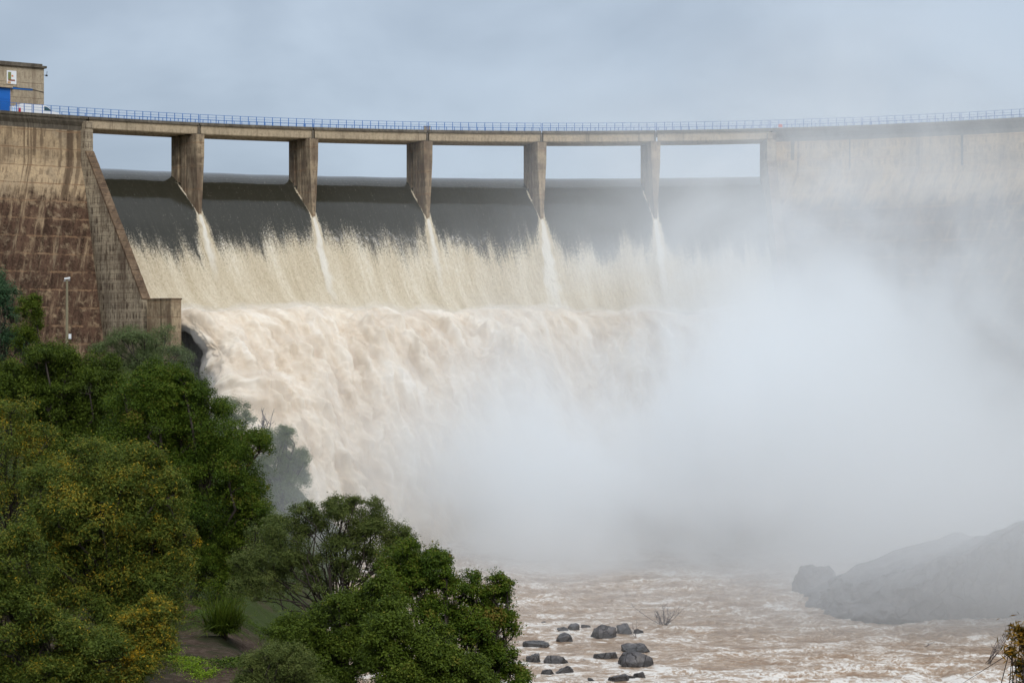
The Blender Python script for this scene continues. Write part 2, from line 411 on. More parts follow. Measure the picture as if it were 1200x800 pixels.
for k in range(9):
    t0, t1 = along(-32), along(11.8); z = DECK + .2 + k * .32
    m.box(base * [1, 1, 0] + tg * (t0 + t1) / 2 - bk * .1 + up * z, tg * (t1 - t0) / 2, bk * .02, up * .02)
m.build('slat', M['bluedoor'], d)
gbox('lintel', -34, 98.2, 13.5, 101.6, M['beam'], .5)
gbox('pipe', 12.5, 103.2, 38, 105.2, M['blue'], .07)
m = MB(); z1, z2 = gz(12, 101.4), gz(51, 108.4); q = [base * [1, 1, 0] + tg * along(x) - bk * .05 + up * gz(x, y) for x, y in ((12, 101.4), (22, 103.2), (36, 104.6), (51, 108.4))]
m.tube(q, [.045] * 4, 6); m.build('cable', M['dark'], gh)
sg = gbox('sign', 7.8, 83, 19, 98.6, M['white'], .07)
gbox('emblem', 9.2, 84.6, 12.8, 93.2, plain('emblem_green', (.20, .22, .08), .6), .085, sg)
gbox('emblem', 13.2, 88.2, 15.4, 90.2, plain('emblem_orange', (.65, .25, .1), .6), .085, sg)
gbox('emblem', 9.4, 93.4, 17.2, 95.2, plain('emblem_brown', (.28, .1, .06), .6), .085, sg)
gbox('emblem', 8.6, 95.6, 12.4, 98., plain('emblem_ochre', (.55, .33, .16), .6), .085, sg)
m = MB(); p = base * [1, 1, 0] + tg * .02 - bk * .05 + up * gz(52, 88.4); m.bar(p, p + tg * .42, .06); m.bar(p + tg * .33, p + tg * .42 + up * .55, .05); m.box(p + tg * .33 + up * -.02, tg * .13, bk * .09, up * .1); m.build('lamp_bracket', M['dark'], gh)
# white van parked between railing and gatehouse
VY = 269.5
v0 = at(22, 130, VY); av = ang(45); tv = np.array([math.cos(av), -math.sin(av), 0]); bv = np.array([math.sin(av), math.cos(av), 0])
v0 = np.array([v0[0], v0[1], DECK]); LV = 5.0
van = empty('van', v0 + tv * LV / 2, 'white panel van parked on the dam crest in front of the beige gatehouse', 'van')
VS = 1.17; tv = tv * VS
sil = [(0, .3), (0, 1.25), (.12, 1.85), (.5, 1.95), (3.2, 1.93), (3.45, 1.82), (4.15, 1.22), (4.85, 1.05), (5.0, .85), (5.0, .32)]
m = MB(); m.loops([[v0 + tv * x + bv * (n * .9 + .9 - (1 - abs(n)) * 0) + up * z * (1 if abs(n) < 1 else .985) for x, z in sil] for n in (-1, -.93, .93, 1)]); vb = m.build('body', M['white'], van)
m = MB(); w = [(3.05, 1.25), (3.05, 1.78), (3.38, 1.72), (4.0, 1.25)]; m.loops([[v0 + tv * x + bv * n + up * z for x, z in w] for n in (-.03, .0)]); m.build('window', M['glass'], van)
m = MB(); m.loops([[v0 + tv * x + bv * n + up * z for x, z in ((3.5, 1.84), (4.2, 1.26), (4.17, 1.2), (3.44, 1.78))] for n in (.15, 1.65)]); m.build('windscreen', M['glass'], van)
for x in (.95, 4.05):
    m = MB(); m.tube([v0 + tv * x + bv * n + up * .35 for n in (-.05, .2)], [.36, .36], 16); wl = m.build('wheel', M['dark'], van)
    m = MB(); m.tube([v0 + tv * x + bv * n + up * .33 for n in (-.07, -.045)], [.19, .19], 12); m.build('rim', M['metal'], wl)
m = MB(); m.box(v0 + tv * .1 + bv * -.02 + up * 1.05, tv * .12, bv * .05, up * .3); m.build('tail_light', M['red'], van)
m = MB(); m.box(v0 + tv * 2.4 + bv * -.012 + up * .62, tv * 2.2, bv * .02, up * .03); m.build('trim', M['dark'], van)
q = at(16, 124.8, 267.5); q[2] = DECK + .65
m = MB(); m.box(q, tv * .34, bv * .3, up * .65); nb = MB(); crate = empty('cabinet', q - up * .65, 'pale blue and white equipment cabinet standing behind the railing, left of the van', 'cabinet'); m.build('case', M['white'], crate)
m = MB()
for k in (-.22, 0, .22): m.box(q + tv * k - bv * .31, tv * .04, bv * .015, up * .55)
m.build('stripe', plain('pale_blue_stripe', (.2, .42, .75), .5), crate)
q = at(500.5, 150, 285.6); q[2] = DECK + .28
bx = empty('utility_box', q - up * .28, 'small beige utility box on the deck edge above the third pier', 'utility box')
m = MB(); m.box(q, [.42, 0, 0], [0, .25, 0], [0, 0, .27]); m.build('case', M['beam'], bx); m = MB(); m.box(q + up * .3, [.46, 0, 0], [0, .29, 0], [0, 0, .035]); m.build('lid', M['slab'], bx)
q = at(914.5, 149, 281); q[2] = DECK + .2
rb = empty('fuel_can', q - up * .2, 'small red can standing on the misty deck edge near the right wall', 'can')
m = MB(); m.box(q - up * .02, [.26, 0, 0], [0, .16, 0], [0, 0, .18]); m.build('body', M['red'], rb); m = MB(); m.bar(q + np.array([-.14, 0, .2]), q + np.array([.14, 0, .2]), .05); m.build('handle', M['red'], rb)

# ------------------------------------------------------------------ terrain
SHY = np.array([-60, 0, 45, 150, 200, 240, 252, 262, 290.]); SHX = np.array([48, 30, 16.8, -14, -18, -17.5, -33, -44, -52.])
def shore(Y): return np.interp(Y, SHY, SHX)
def ground(X, Y):
    X = np.asarray(X, float); Y = np.asarray(Y, float)
    d = (shore(Y) - X) * .955
    sl = np.interp(Y, [0, 120, 240], [.78, .80, .92])
    h = np.where(d > 0, d * sl, d * .4)
    cap = np.interp(Y, [-20, 0, 20, 38, 60, 100, 150, 200, 235, 262, 300], [23, 22.6, 20.5, 16.4, 15.3, 13.5, 15, 18, 21, 21.5, 40])
    h = np.where(h > cap, cap + (h - cap) * .06, h)
    dr = (X - np.interp(Y, [-60, 100, 150, 200, 300], [140, 95, 64, 58, 62])) * .9
    h = np.maximum(h, np.maximum(dr * .75, -6)); h = np.maximum(h, -3.)
    n = fbm(np.stack([X * .09, Y * .09, X * 0], -1), 4); n2 = fbm(np.stack([X * .7, Y * .7, X * 0 + 5], -1), 3)
    return h + (n * 1.4 + n2 * .25) * sm(h, -.5, 4)
def axis(lo, a, b, hi, st):
    return np.concatenate([np.linspace(lo, a, 24, endpoint=False), np.arange(a, b, st), np.linspace(b, hi, 24)])
gx = axis(-900, -75, 80, 900, .8); gy = axis(-300, -10, 275, 330, .8)
GX, GY_ = np.meshgrid(gx, gy)
GZ = ground(GX, GY_)
GZ = np.where(GY_ > 262, np.minimum(GZ, 44), GZ)
N = material('bank_soil'); P = N.pos()
n1 = N.noise(P, .4, 5, .6); n2 = N.noise(P, 5, 5, .7); n3 = N.noise(P, 17, 3, .7)
c = N.ramp(n2, [(.25, (.028, .018, .012)), (.5, (.075, .05, .034)), (.75, (.15, .11, .085))])
c = N.mix(N.step(n3, .62, .7) * .6, c, (.24, .17, .13))
c = N.mix(N.step(n1, .45, .6), c, (.03, .035, .012))
_, y_, _ = N.xyz(P); c = N.mix(N.step(y_, 78., 105.) * N.step(n2 * .5 + n1 * .5, .36, .5), c, N.mix(n2, (.018, .032, .007), (.065, .085, .022)))
principled(N, c, .95, .1, N.bump(n2 + n3 * .5, .12, 1)); M['soil'] = N.mat
o_ = link('ground', grid_mesh('ground', np.stack([GX, GY_, GZ], -1)), M['soil'], None, True); tag(o_, kind='structure')
# reservoir behind the dam
A = np.linspace(R_(-56), R_(56), 60); rr = np.array([-60, -140, -400, -1500.])
o_ = link('reservoir_water', grid_mesh('reservoir_water', np.stack([rad(A, s, 47.98) for s in rr])), None, None); tag(o_, kind='structure')

# ------------------------------------------------------------------ water over the spillway
sp = np.array(SP)
ss = np.concatenate([np.linspace(-60, -12, 10, endpoint=False), np.arange(-12, 12.05, .11)])
zz = np.interp(ss, sp[:, 0], sp[:, 1])
for _ in range(6): zz[12:-2] = np.convolve(zz, np.ones(9) / 9, 'same')[12:-2] if False else (zz[11:-3] + zz[12:-2] + zz[13:-1]) / 3
for _ in range(30): zz[12:-2] = (zz[11:-3] + zz[12:-2] + zz[13:-1]) / 3
sl = np.concatenate([[0], np.cumsum(np.hypot(np.diff(ss), np.diff(zz)))])
A = np.arange(a0 - .3 / RAD, A_R + .6 / RAD, .12 / RAD)
AA, SS = np.meshgrid(A, ss); ZZ = np.repeat(zz[:, None], len(A), 1); LL = np.repeat(sl[:, None], len(A), 1)
l0 = np.interp(0, ss, sl); LV_ = LL - l0
U = AA * RAD
wake = np.zeros_like(AA); ridge = np.zeros_like(AA); draw = np.zeros_like(AA)
for i, a in enumerate(A_PIER):
    # across-flow distance from the pier's centre line
    wscale = np.cos(SKEW) * (1 - np.clip(SS, -8, 12) * math.cos(SKEW) / RAD)
    n = (AA - (a - .5 * PW / RAD / math.cos(SKEW))) * RAD * wscale
    n = n + .27 * np.clip(SS, 0, 12) * -math.sin(a - SKEW)
    wv = [1.0, .8, .95, 1.2, .9][i]
    wdt = .34 + .22 * wv * np.clip(SS, 0, 12) + .055 * wv * np.clip(SS, 0, 12) ** 1.35
    nn = n / wdt + .18 * pnoise(np.stack([LV_ * .6, n * 0 + i * 9, n * 0], -1)) + .35 * fbm(np.stack([n * 2.2, LV_ * .25, n * 0 + i * 5], -1), 3)
    wk = np.exp(-nn ** 2) * sm(SS, -.25, .5) * (1.2 - [.05, .03, .045, .02, .035][i] * np.clip(SS, 0, 12))
    h = .72 - .5 * sm(SS, -3, 0) + .1
    side = np.exp(-((np.abs(n) - h) / .14) ** 2) * sm(SS, -4.6, -2.5) * (1 - sm(SS, .1, .8)) * .95
    wake = np.maximum(wake, np.maximum(wk, side)); ridge += .45 * np.exp(-(n / (wdt * .8)) ** 2) * sm(SS, 0, 3) * sm(SS, 11, 7)
# wakes along the guide walls
for a, sg_ in ((a0, 1), (A_R, -1)):
    n = (AA - a) * RAD * sg_; wake = np.maximum(wake, .55 * np.exp(-(np.clip(n, 0, 9) / .5) ** 2) * sm(SS, 1, 6))
on = fbm(np.stack([U * .28, LV_ * .04, U * 0], -1), 3)
fr = fbm(np.stack([U * 1.1, LV_ * .10, U * 0 + 4], -1), 4)
ag_ = (AA - a0) / (A_R - a0)
onset = 3.7 + 1.6 * np.interp(ag_, [0, .1, .25, .45, .75, 1], [.45, .75, -.3, -.55, .1, .0]) - on * 4.0
fade = (LV_ - onset) / 5.6 + fr * .38
foam = np.clip(np.maximum(sm(fade, -.45, 1.15), wake * 1.15), 0, 1.3)
rough = sm(LV_, 3, 12)
bump = .05 * fbm(np.stack([U * .9, LV_ * .16, U * 0], -1), 4) * (.25 + rough) + .16 * fbm(np.stack([U * 2.2, LV_ * .7, U * 0 + 2], -1), 4, 'billow') * foam
swell = .05 * pnoise(np.stack([U * .22, SS * .12, U * 0], -1)) * sm(SS, -30, -9)
Pw = flow(AA, SS, ZZ); dPs = np.gradient(Pw, axis=0); dPa = np.gradient(Pw, axis=1)
nr = np.cross(dPa, dPs); nr /= np.linalg.norm(nr, axis=-1)[..., None] + 1e-9; nr *= np.sign(nr[..., 2:3])
Pw = Pw + nr * (bump + ridge + swell)[..., None]
uvw = np.stack([U, LV_], -1)
def water_mat(name):
    N = material(name); uv = N.uv(); u, v, _ = N.xyz(uv); f = N.attr('foam')
    g1 = N.noise(N.vec(u * 4.2, v * 1.5, 0.), 1, 5, .7); g2 = N.noise(N.vec(u * 9., v * 3.2, 3.), 1, 4, .7)
    st = N.noise(N.vec(u * 3., v * .14, 1.), 1, 5, .65)
    g3 = N.noise(N.vec(u * 17., v * 7., 5.), 1, 3, .7)
    e = N.step(f + (g1 - .5) * .5 + (g2 - .5) * 1.4 + (g3 - .5) * 2.1 + (st - .5) * .6, .34, .70)
    # single white threads in the dark sheet
    th = N.step(N.noise(N.vec(u * 2.6, v * .035, 8.), 1, 2, .5), .655, .70) * N.step(v, 2.5, 6.) * N.step(g1, .45, .6)
    e = N.m('MAXIMUM', e, th * .7)
    pl = N.noise(N.vec(u * .55, v * .05, 15.), 1, 4, .6)
    cf = N.ramp(g1 * .26 + g2 * .28 + g3 * .2 + st * .16 + pl * .30 - .1, [(.36, (.44, .35, .225)), (.5, (.655, .56, .41)), (.64, (.85, .785, .66))])
    cw = N.mix(N.step(f, 1.0, 1.25) * .7, cf, (.86, .82, .74))
    dark = N.mix(st, (.024, .022, .014), (.036, .034, .025))
    bz = N.noise(N.vec(u * 1.3, v * .35, 0.), 1, 5, .6)
    b1 = N.bump((bz + st * .6 + g2 * .15) * N.step(v, -4., 1., .15, 1.), .06, .7)
    b2 = N.bump(g1 + g2 * .6, .25, 1.)
    a = N.new('ShaderNodeBsdfPrincipled', {'Base Color': dark, 'Roughness': .06, 'IOR': 1.42, 'Specular IOR Level': .5, 'Normal': b1})
    b = N.new('ShaderNodeBsdfPrincipled', {'Base Color': cw, 'Roughness': .95, 'Specular IOR Level': .1, 'Normal': b2})
    mx = N.new('ShaderNodeMixShader', {0: e, 1: a.outputs[0], 2: b.outputs[0]}); N.nt.links.new(mx.outputs[0], N.out.inputs['Surface'])
    return N.mat
M['spill'] = water_mat('spilling_water')
o_ = link('spillway_water', grid_mesh('spillway_water', Pw, uvw, {'foam': foam}), M['spill'], None, True); tag(o_, kind='structure')
bpy.data.objects['reservoir_water'].data.materials.append(M['spill'])

# ------------------------------------------------------------------ the jet leaving the bucket
V, TH = 11.2, R_(7)
T = np.linspace(-.30, 2.75, 360)
sx = 12 + V * math.cos(TH) * T; sz = 28.35 + V * math.sin(TH) * T - 4.905 * np.clip(T, 0, 9) ** 2
fl = np.concatenate([[0], np.cumsum(np.hypot(np.diff(sx), np.diff(sz)))])
aj0, aj1 = a0 + 2.7 / RAD, A_R - 1. / RAD
A = np.arange(aj0, aj1, .17 / RAD)
nc = 46; th = np.linspace(math.pi * 1.25, 0, nc, endpoint=False)        # rounded left flank
TT, AA = np.meshgrid(T, np.concatenate([np.full(nc, aj0), A]), indexing='ij')
SX = np.repeat(sx[:, None], AA.shape[1], 1); SZ = np.repeat(sz[:, None], AA.shape[1], 1); FL = np.repeat(fl[:, None], AA.shape[1], 1)
Pj = flow(AA, SX, SZ)
dPt = np.gradient(Pj, axis=0); dPt /= np.linalg.norm(dPt, axis=-1)[..., None]
nrm = np.stack([-np.sin(AA - SKEW) * 0, AA * 0, AA * 0 + 1], -1)
horiz = np.stack([-np.sin(AA - SKEW), -np.cos(AA - SKEW), AA * 0], -1)
nrm = horiz * dPt[..., 2:3] * -1 + np.stack([AA * 0, AA * 0, (dPt * horiz).sum(-1)], -1)
nrm /= np.linalg.norm(nrm, axis=-1)[..., None]
lat = np.stack([np.cos(AA - SKEW), -np.sin(AA - SKEW), AA * 0], -1)
thick = .75 + 1.5 * np.clip(TT, 0, 3)
flank = np.concatenate([th, np.zeros(len(A))])[None, :]
Pj = Pj - lat * (np.sin(flank) * thick * 1.1)[..., None] - nrm * ((1 - np.cos(flank)) * thick)[..., None]
nrm2 = nrm * np.cos(flank)[..., None] - lat * np.sin(flank)[..., None]
UU = AA * RAD - np.sin(flank) * 0 - flank * thick * .9
grow = sm(TT, -.15, 1.0)
W1 = fbm(np.stack([UU * .11, FL * .035, UU * 0 + TT * .3], -1), 3)
W2 = fbm(np.stack([UU * .30 + W1 * .9, FL * .135 + W1 * .9, UU * 0 + 3.], -1), 4, 'n', .5)
W3 = fbm(np.stack([UU * .85 + W1, FL * .2, UU * 0 + 9.], -1), 3, 'n', .55)
W4 = fbm(np.stack([UU * .5, FL * .05, UU * 0 + 19.], -1), 3)
Wb = fbm(np.stack([UU * .30 + 40, FL * .28 + W1 * 1.2, UU * 0 + 31.], -1), 4, 'billow', .5)
dsp = (.8 + 1.8 * grow) * W1 + (.45 + 1.3 * grow) * W2 + (.16 + .30 * grow) * W3 + .55 * grow * W4 + (.3 + .95 * grow) * Wb + .1
Pj = Pj + nrm2 * dsp[..., None]
N = material('falling_muddy_water'); uv = N.uv(); u, v, _ = N.xyz(uv); P = N.pos(); h = N.attr('crest')
b1 = N.noise(N.vec(u * .45, v * .11, 0.), 1, 6, .6, .8); b2 = N.noise(N.vec(u * 2.0, v * .5, 2.), 1, 5, .65, .6); b3 = N.noise(P, 5., 4, .75)
k = h * .40 + b1 * .55 + b2 * .22
c = N.ramp(k, [(.36, (.42, .315, .205)), (.52, (.59, .48, .355)), (.66, (.74, .65, .535)), (.8, (.84, .785, .71))])
principled(N, c, 1., .05, N.bump(b1 * .7 + b2 * .3, .10, .8)); M['jet'] = N.mat
o_ = link('falling_water', grid_mesh('falling_water', Pj, np.stack([UU, FL], -1), {'crest': np.clip(.5 + W2 * .6 + W3 * .3, 0, 1)}), M['jet'], None, True); tag(o_, kind='structure')

# thin airborne spray hugging the jet: a closed shell of even, low density
st_ = 4
ii = np.r_[0:Pj.shape[0]:st_]; jj = np.r_[0:Pj.shape[1]:st_]
Ps, ns_, us, fs, ts, fk = Pj[ii][:, jj], nrm2[ii][:, jj], UU[ii][:, jj], FL[ii][:, jj], TT[ii][:, jj], np.broadcast_to(np.sin(flank), UU.shape)[ii][:, jj]
nz_ = fbm(np.stack([us * .22, fs * .16, us * 0 + 60], -1), 4)
off = np.clip(.5 + 1.3 * nz_ + .5 * np.clip(ts, 0, 2) + .45 * np.abs(fk), .04, 9) * sm(ts, -.28, .05)
off[:, 0] = off[:, -1] = 0; off[-1] = 0
outer = Ps + ns_ * off[..., None]; inner = Ps - ns_ * .5
h_, w_ = outer.shape[:2]; idx = np.arange(h_ * w_).reshape(h_, w_); b0_ = h_ * w_
q1 = np.stack([idx[:-1, :-1], idx[:-1, 1:], idx[1:, 1:], idx[1:, :-1]], -1).reshape(-1, 4)
def edge(a, b): return np.stack([a, b, b + b0_, a + b0_], -1)
q2 = np.concatenate([edge(idx[0, 1:], idx[0, :-1]), edge(idx[-1, :-1], idx[-1, 1:]), edge(idx[:-1, 0], idx[1:, 0]), edge(idx[1:, -1], idx[:-1, -1])])
QQ = np.concatenate([q1, q1[:, ::-1] + b0_, q2])
N = material('fine_spray'); vol = N.new('ShaderNodeVolumePrincipled', {'Color': (.965, .935, .89, 1), 'Density': .17, 'Anisotropy': 0.})
N.nt.links.new(vol.outputs[0], N.out.inputs['Volume'])
me_ = quads_mesh('spray_veil', np.concatenate([outer.reshape(-1, 3), inner.reshape(-1, 3)]), QQ)
bm_ = bmesh.new(); bm_.from_mesh(me_); bmesh.ops.recalc_face_normals(bm_, faces=bm_.faces); bm_.to_mesh(me_); bm_.free()
o_ = link('spray_veil', me_, N.mat, None, True); tag(o_, 'thin spray clinging to the front of the falling brown water', 'spray', kind='stuff')

# ------------------------------------------------------------------ river
rx = np.concatenate([np.linspace(-60, -30, 10, endpoint=False), np.arange(-30, 62, .22), np.linspace(62, 160, 14)])
ry = np.concatenate([np.linspace(-60, 128, 20, endpoint=False), 128 + np.cumsum(np.concatenate([[0], np.full(330, .2), np.full(150, .4)]))])
RX, RY = np.meshgrid(rx, ry)
q = np.stack([RX * .11, RY * .11, RX * 0], -1); wq = fbm(q, 3)
amp = np.interp(RY, [140, 165, 185, 215, 260], [.75, .45, .75, 1.1, 1.4]) * np.interp(RX, [-5, 8, 25, 40], [.75, .55, .9, 1.15])
h1 = fbm(np.stack([RX * .15 + wq * 1.0, RY * .24 + wq, RX * 0 + 2], -1), 4, 'ridge'); h2 = fbm(np.stack([RX * .8 + wq * 2, RY * .9, RX * 0 + 8], -1), 4, 'ridge'); h3 = fbm(np.stack([RX * 2.4, RY * 2.6, RX * 0 + 3], -1), 3)
RZ = 1.6 * amp * (.42 * h1 + .20 * h2 + .07 * h3 + .35 * wq) - .25
fo = np.clip(.5 + .5 * (h1 * .8 + h2 * .5) , 0, 1)
ROCKS = [  # photo x, waterline y, width, height, label
 (672, 737.5, 13, 11, 'small rounded grey rock, left of the big flat-topped one in the river'),
 (659, 739, 16, 8, 'low grey rock half sunk beside a rounded one, upper left of the river rocks'),
 (686, 734.5, 11, 7, 'small dark rock between the rounded rock and the big flat-topped rock'),
 (708, 746, 30, 20, 'big flat-topped grey rock in the upper row of river rocks'),
 (660, 750, 20, 12, 'dark domed rock alone in front of the upper row, nearer the left'),
 (732, 741.5, 21, 15, 'pale grey pointed rock right of the big flat-topped rock'),
 (748.5, 741.5, 12, 9, 'small dark rock at the right end of the upper row, under the twigs'),
 (629, 757, 30, 9, 'long low grey rock slab at the foot of the green tree'),
 (626, 775, 20, 14, 'grey rock closest to the tree edge, in the lower left group'),
 (652, 776, 28, 13, 'broad grey wedge rock in the lower left group, sloping to the right'),
 (641, 790, 16, 11, 'grey cone-shaped rock, lower left group, nearest the viewer'),
 (660, 788, 23, 13, 'grey rounded rock touching the cone-shaped rock, lower left group'),
 (710, 770.5, 28, 11, 'long dark rock with a pointed left end, left of the biggest boulder'),
 (745, 779, 42, 22, 'biggest dark boulder in the river, rounded with a flat waterline'),
 (743, 763, 31, 13, 'grey slab rock leaning behind the biggest boulder'),
 (724, 797, 24, 12, 'low domed rock in the rapids right at the lower edge'),
 (749, 793, 14, 11, 'dark angular rock in the rapids below the biggest boulder'),
 (739, 794, 11, 7, 'small grey rock wedged between the low domed and the angular rock'),
 (693, 797.5, 10, 8, 'smallest dark rock standing alone in foam at the lower edge'),
 (637, 729, 7, 5, 'tiny far rock alone at the upper left of the river rocks'),
 (684, 772, 15, 3.5, 'thin sliver of rock barely above water, left of the pointed-ended rock'),
 (726, 735.5, 9, 7, 'small dark rock just behind the pale pointed rock'),
]
rockfoam = np.zeros_like(RX); rocks = []
for (x, y, w, h, lab) in ROCKS:
    Y = CAMZ * F / (y - 400); X = (x - 600) / F * Y; W = w / F * Y; H = h / F * Y
    rocks.append((X, Y, W * 1.08, H * .92, lab))
    d = np.hypot((RX - X) / 1.15, (RY - Y + W * .35) / 1.3) / (W * .62)
    rockfoam += np.exp(-((d - 1.0) / .28) ** 2) * .5
    RZ = RZ * (1 - .6 * np.exp(-(d / 1.3) ** 2))
near = np.exp(-((RY - 147) / 7) ** 2) * sm(RX, 3, 12) * .28
fo = fo + rockfoam * (.5 + .5 * fbm(np.stack([RX * 1.2, RY * 1.2, RX * 0], -1), 2)) + near
N = material('muddy_river'); P = N.pos(); f = N.attr('foam'); x, y, z = N.xyz(P)
w1 = N.noise(N.vec(x * .16, y * .22, 0.), 1, 4, .6, 1.2); w2 = N.noise(N.vec(x * .42, y * .42, 1.), 1, 6, .68, 1.8); w3 = N.noise(N.vec(x * 3.4, y * 3., 2.), 1, 5, .7, .6)
lace = N.m('ABSOLUTE', w2 - .5)
fm = f * .62 + N.step(lace, .085, .0) * .26 + (w1 - .5) * .9 + (w3 - .5) * .5
e = N.step(fm, .68, .90); e2 = N.step(fm, .42, .72)
c = N.ramp(w1 * .6 + w3 * .4, [(.3, (.20, .125, .075)), (.7, (.36, .24, .15))])
c = N.mix(e2 * .5, c, (.50, .37, .26)); c = N.mix(e, c, (.71, .665, .61))
p = principled(N, c, e * .5 + .28, .5, N.bump(w2 * .8 + w3 * .6, .30, .9)); M['river'] = N.mat
o_ = link('river_water', grid_mesh('river_water', np.stack([RX, RY, RZ], -1), None, {'foam': fo}), M['river'], None, True); tag(o_, kind='structure')

# ------------------------------------------------------------------ rocks
import bmesh
N = material('wet_river_rock'); P = N.pos(); n = N.noise(P, 1.3, 6, .68); n2 = N.noise(P, 9, 4, .7); x, y, z = N.xyz(P)
vor = N.new('ShaderNodeTexVoronoi', {'Vector': N.vscale(P, (1., 1., .6)), 'Scale': .9}, feature='DISTANCE_TO_EDGE'); crack = N.step(Ex(N, vor.outputs['Distance']) + (n2 - .5) * .06, .035, .0)
c = N.ramp(n * .7 + n2 * .3, [(.3, (.05, .047, .05)), (.52, (.13, .122, .125)), (.72, (.27, .255, .24))])
c = N.mix(crack * .6, c, (.03, .028, .028))
wet = N.step(z + (n - .5) * .5, .50, .22); c = N.mix(wet * .7, c, (.03, .027, .025))
principled(N, c, .75 - wet * .45, .3, N.bump(n + n2 * .4 - crack * .5, .15, 1)); M['rock'] = N.mat
def rock_mesh(name, X, Y, W, H, D, seed, sub=5, sink=.35, rugged=.22):
    bm = bmesh.new(); bmesh.ops.create_icosphere(bm, subdivisions=sub, radius=1)
    co = np.array([v.co for v in bm.verts]); r = np.random.default_rng(seed)
    for j in range(13):                       # broken planes
        n = r.normal(size=3); n = n * [1, 1, .55] if j else np.array([r.normal() * .25, r.normal() * .25, 1]); n /= np.linalg.norm(n); d = r.uniform(.6, .92) if j else r.uniform(.45, .7); k = co @ n; co = co - np.outer(np.clip(k - d, 0, None), n)
    co = co * (1 + rugged * fbm(co * 1.3 + seed * 3.1, 4)[:, None] + .06 * fbm(co * 5 + seed, 4, 'ridge')[:, None])
    co[:, 2] = np.where(co[:, 2] > 0, co[:, 2], co[:, 2] * .6)
    s = np.ptp(co[:, 0]); zt = co[:, 2].max()
    co = co * [W / s, D / s, H / zt]
    for v, q_ in zip(bm.verts, co): v.co = q_
    me = bpy.data.meshes.new(name); bm.to_mesh(me); bm.free()
    return me
for i, (X, Y, W, H, lab) in enumerate(rocks):
    me = rock_mesh('boulder', X, Y, W, H, W * .9, i + 3); o_ = link('boulder', me, M['rock'], None, True); o_.location = (X, Y + W * .2, -.22)
    tag(o_, lab, 'rock', 'boulders in the river')
# outcrop in the mist
me = rock_mesh('rock_outcrop', 0, 0, 36, 8.6, 25, 71, 6, rugged=.32)
co = np.empty(len(me.vertices) * 3); me.vertices.foreach_get('co', co); co = co.reshape(-1, 3)
top = co[:, 2] > 0
prof_ = np.interp(co[:, 0], [-18, -13, -8, -3, 0, 2, 5, 18], [.3, .42, .62, .86, 1.0, 1.0, .84, .7])
hmax = np.interp(co[:, 0], [-18, -14, 14, 18], [3, 7, 7, 3])
co[:, 2] = np.where(top, co[:, 2] / 8.6 * 9.0 * prof_, co[:, 2])
co += (1.5 * fbm(co * .22, 5, 'ridge') + .5 * fbm(co * .8, 4, 'ridge'))[:, None] * [.5, .7, .55]
me.vertices.foreach_set('co', co.ravel()); o_ = link('rock_outcrop', me, M['rock'], None, True); o_.location = (43.6, 188, -.4)
tag(o_, 'large dark rock outcrop rising from the river inside the mist on the right', 'rock')
me = rock_mesh('boulder', 0, 0, 5.2, 3.2, 5, 33, 5); o_ = link('boulder', me, M['rock'], None, True); L_ = at(962, 702, 196); o_.location = (L_[0], 198, -.3)
tag(o_, 'misty rock standing just off the left tip of the large outcrop', 'rock', 'boulders in the river')

# ------------------------------------------------------------------ foliage
def leaf_mat(name, stops, trans=.25):
    N = material(name); t = N.attr('tint')
    c = N.ramp(t, stops)
    p = N.new('ShaderNodeBsdfPrincipled', {'Base Color': c, 'Roughness': .6, 'Specular IOR Level': .16})
    tr = N.new('ShaderNodeBsdfTranslucent', {'Color': c})
    mx = N.new('ShaderNodeMixShader', {0: trans, 1: p.outputs[0], 2: tr.outputs[0]}); N.nt.links.new(mx.outputs[0], N.out.inputs['Surface'])
    return N.mat
PAL = {
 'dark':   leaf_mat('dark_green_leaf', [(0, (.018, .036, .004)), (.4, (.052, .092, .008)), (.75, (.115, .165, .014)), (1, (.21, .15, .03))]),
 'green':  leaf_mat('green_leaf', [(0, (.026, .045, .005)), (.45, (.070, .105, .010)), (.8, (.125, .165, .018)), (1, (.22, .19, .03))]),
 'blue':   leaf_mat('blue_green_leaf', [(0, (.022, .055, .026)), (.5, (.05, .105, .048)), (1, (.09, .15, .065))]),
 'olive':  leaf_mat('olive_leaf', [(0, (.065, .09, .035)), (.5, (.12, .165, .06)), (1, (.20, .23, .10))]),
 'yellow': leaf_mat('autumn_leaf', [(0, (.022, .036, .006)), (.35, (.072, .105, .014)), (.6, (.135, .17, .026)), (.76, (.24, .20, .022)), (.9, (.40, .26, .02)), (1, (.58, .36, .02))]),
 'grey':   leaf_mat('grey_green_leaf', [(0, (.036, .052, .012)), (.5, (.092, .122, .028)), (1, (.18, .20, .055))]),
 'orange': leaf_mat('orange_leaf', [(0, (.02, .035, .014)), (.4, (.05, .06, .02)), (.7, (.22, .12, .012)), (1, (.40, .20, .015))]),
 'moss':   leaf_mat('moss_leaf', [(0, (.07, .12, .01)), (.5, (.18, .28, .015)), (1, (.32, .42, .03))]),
}
def unit(v): return v / (np.linalg.norm(v, axis=-1, keepdims=True) + 1e-9)
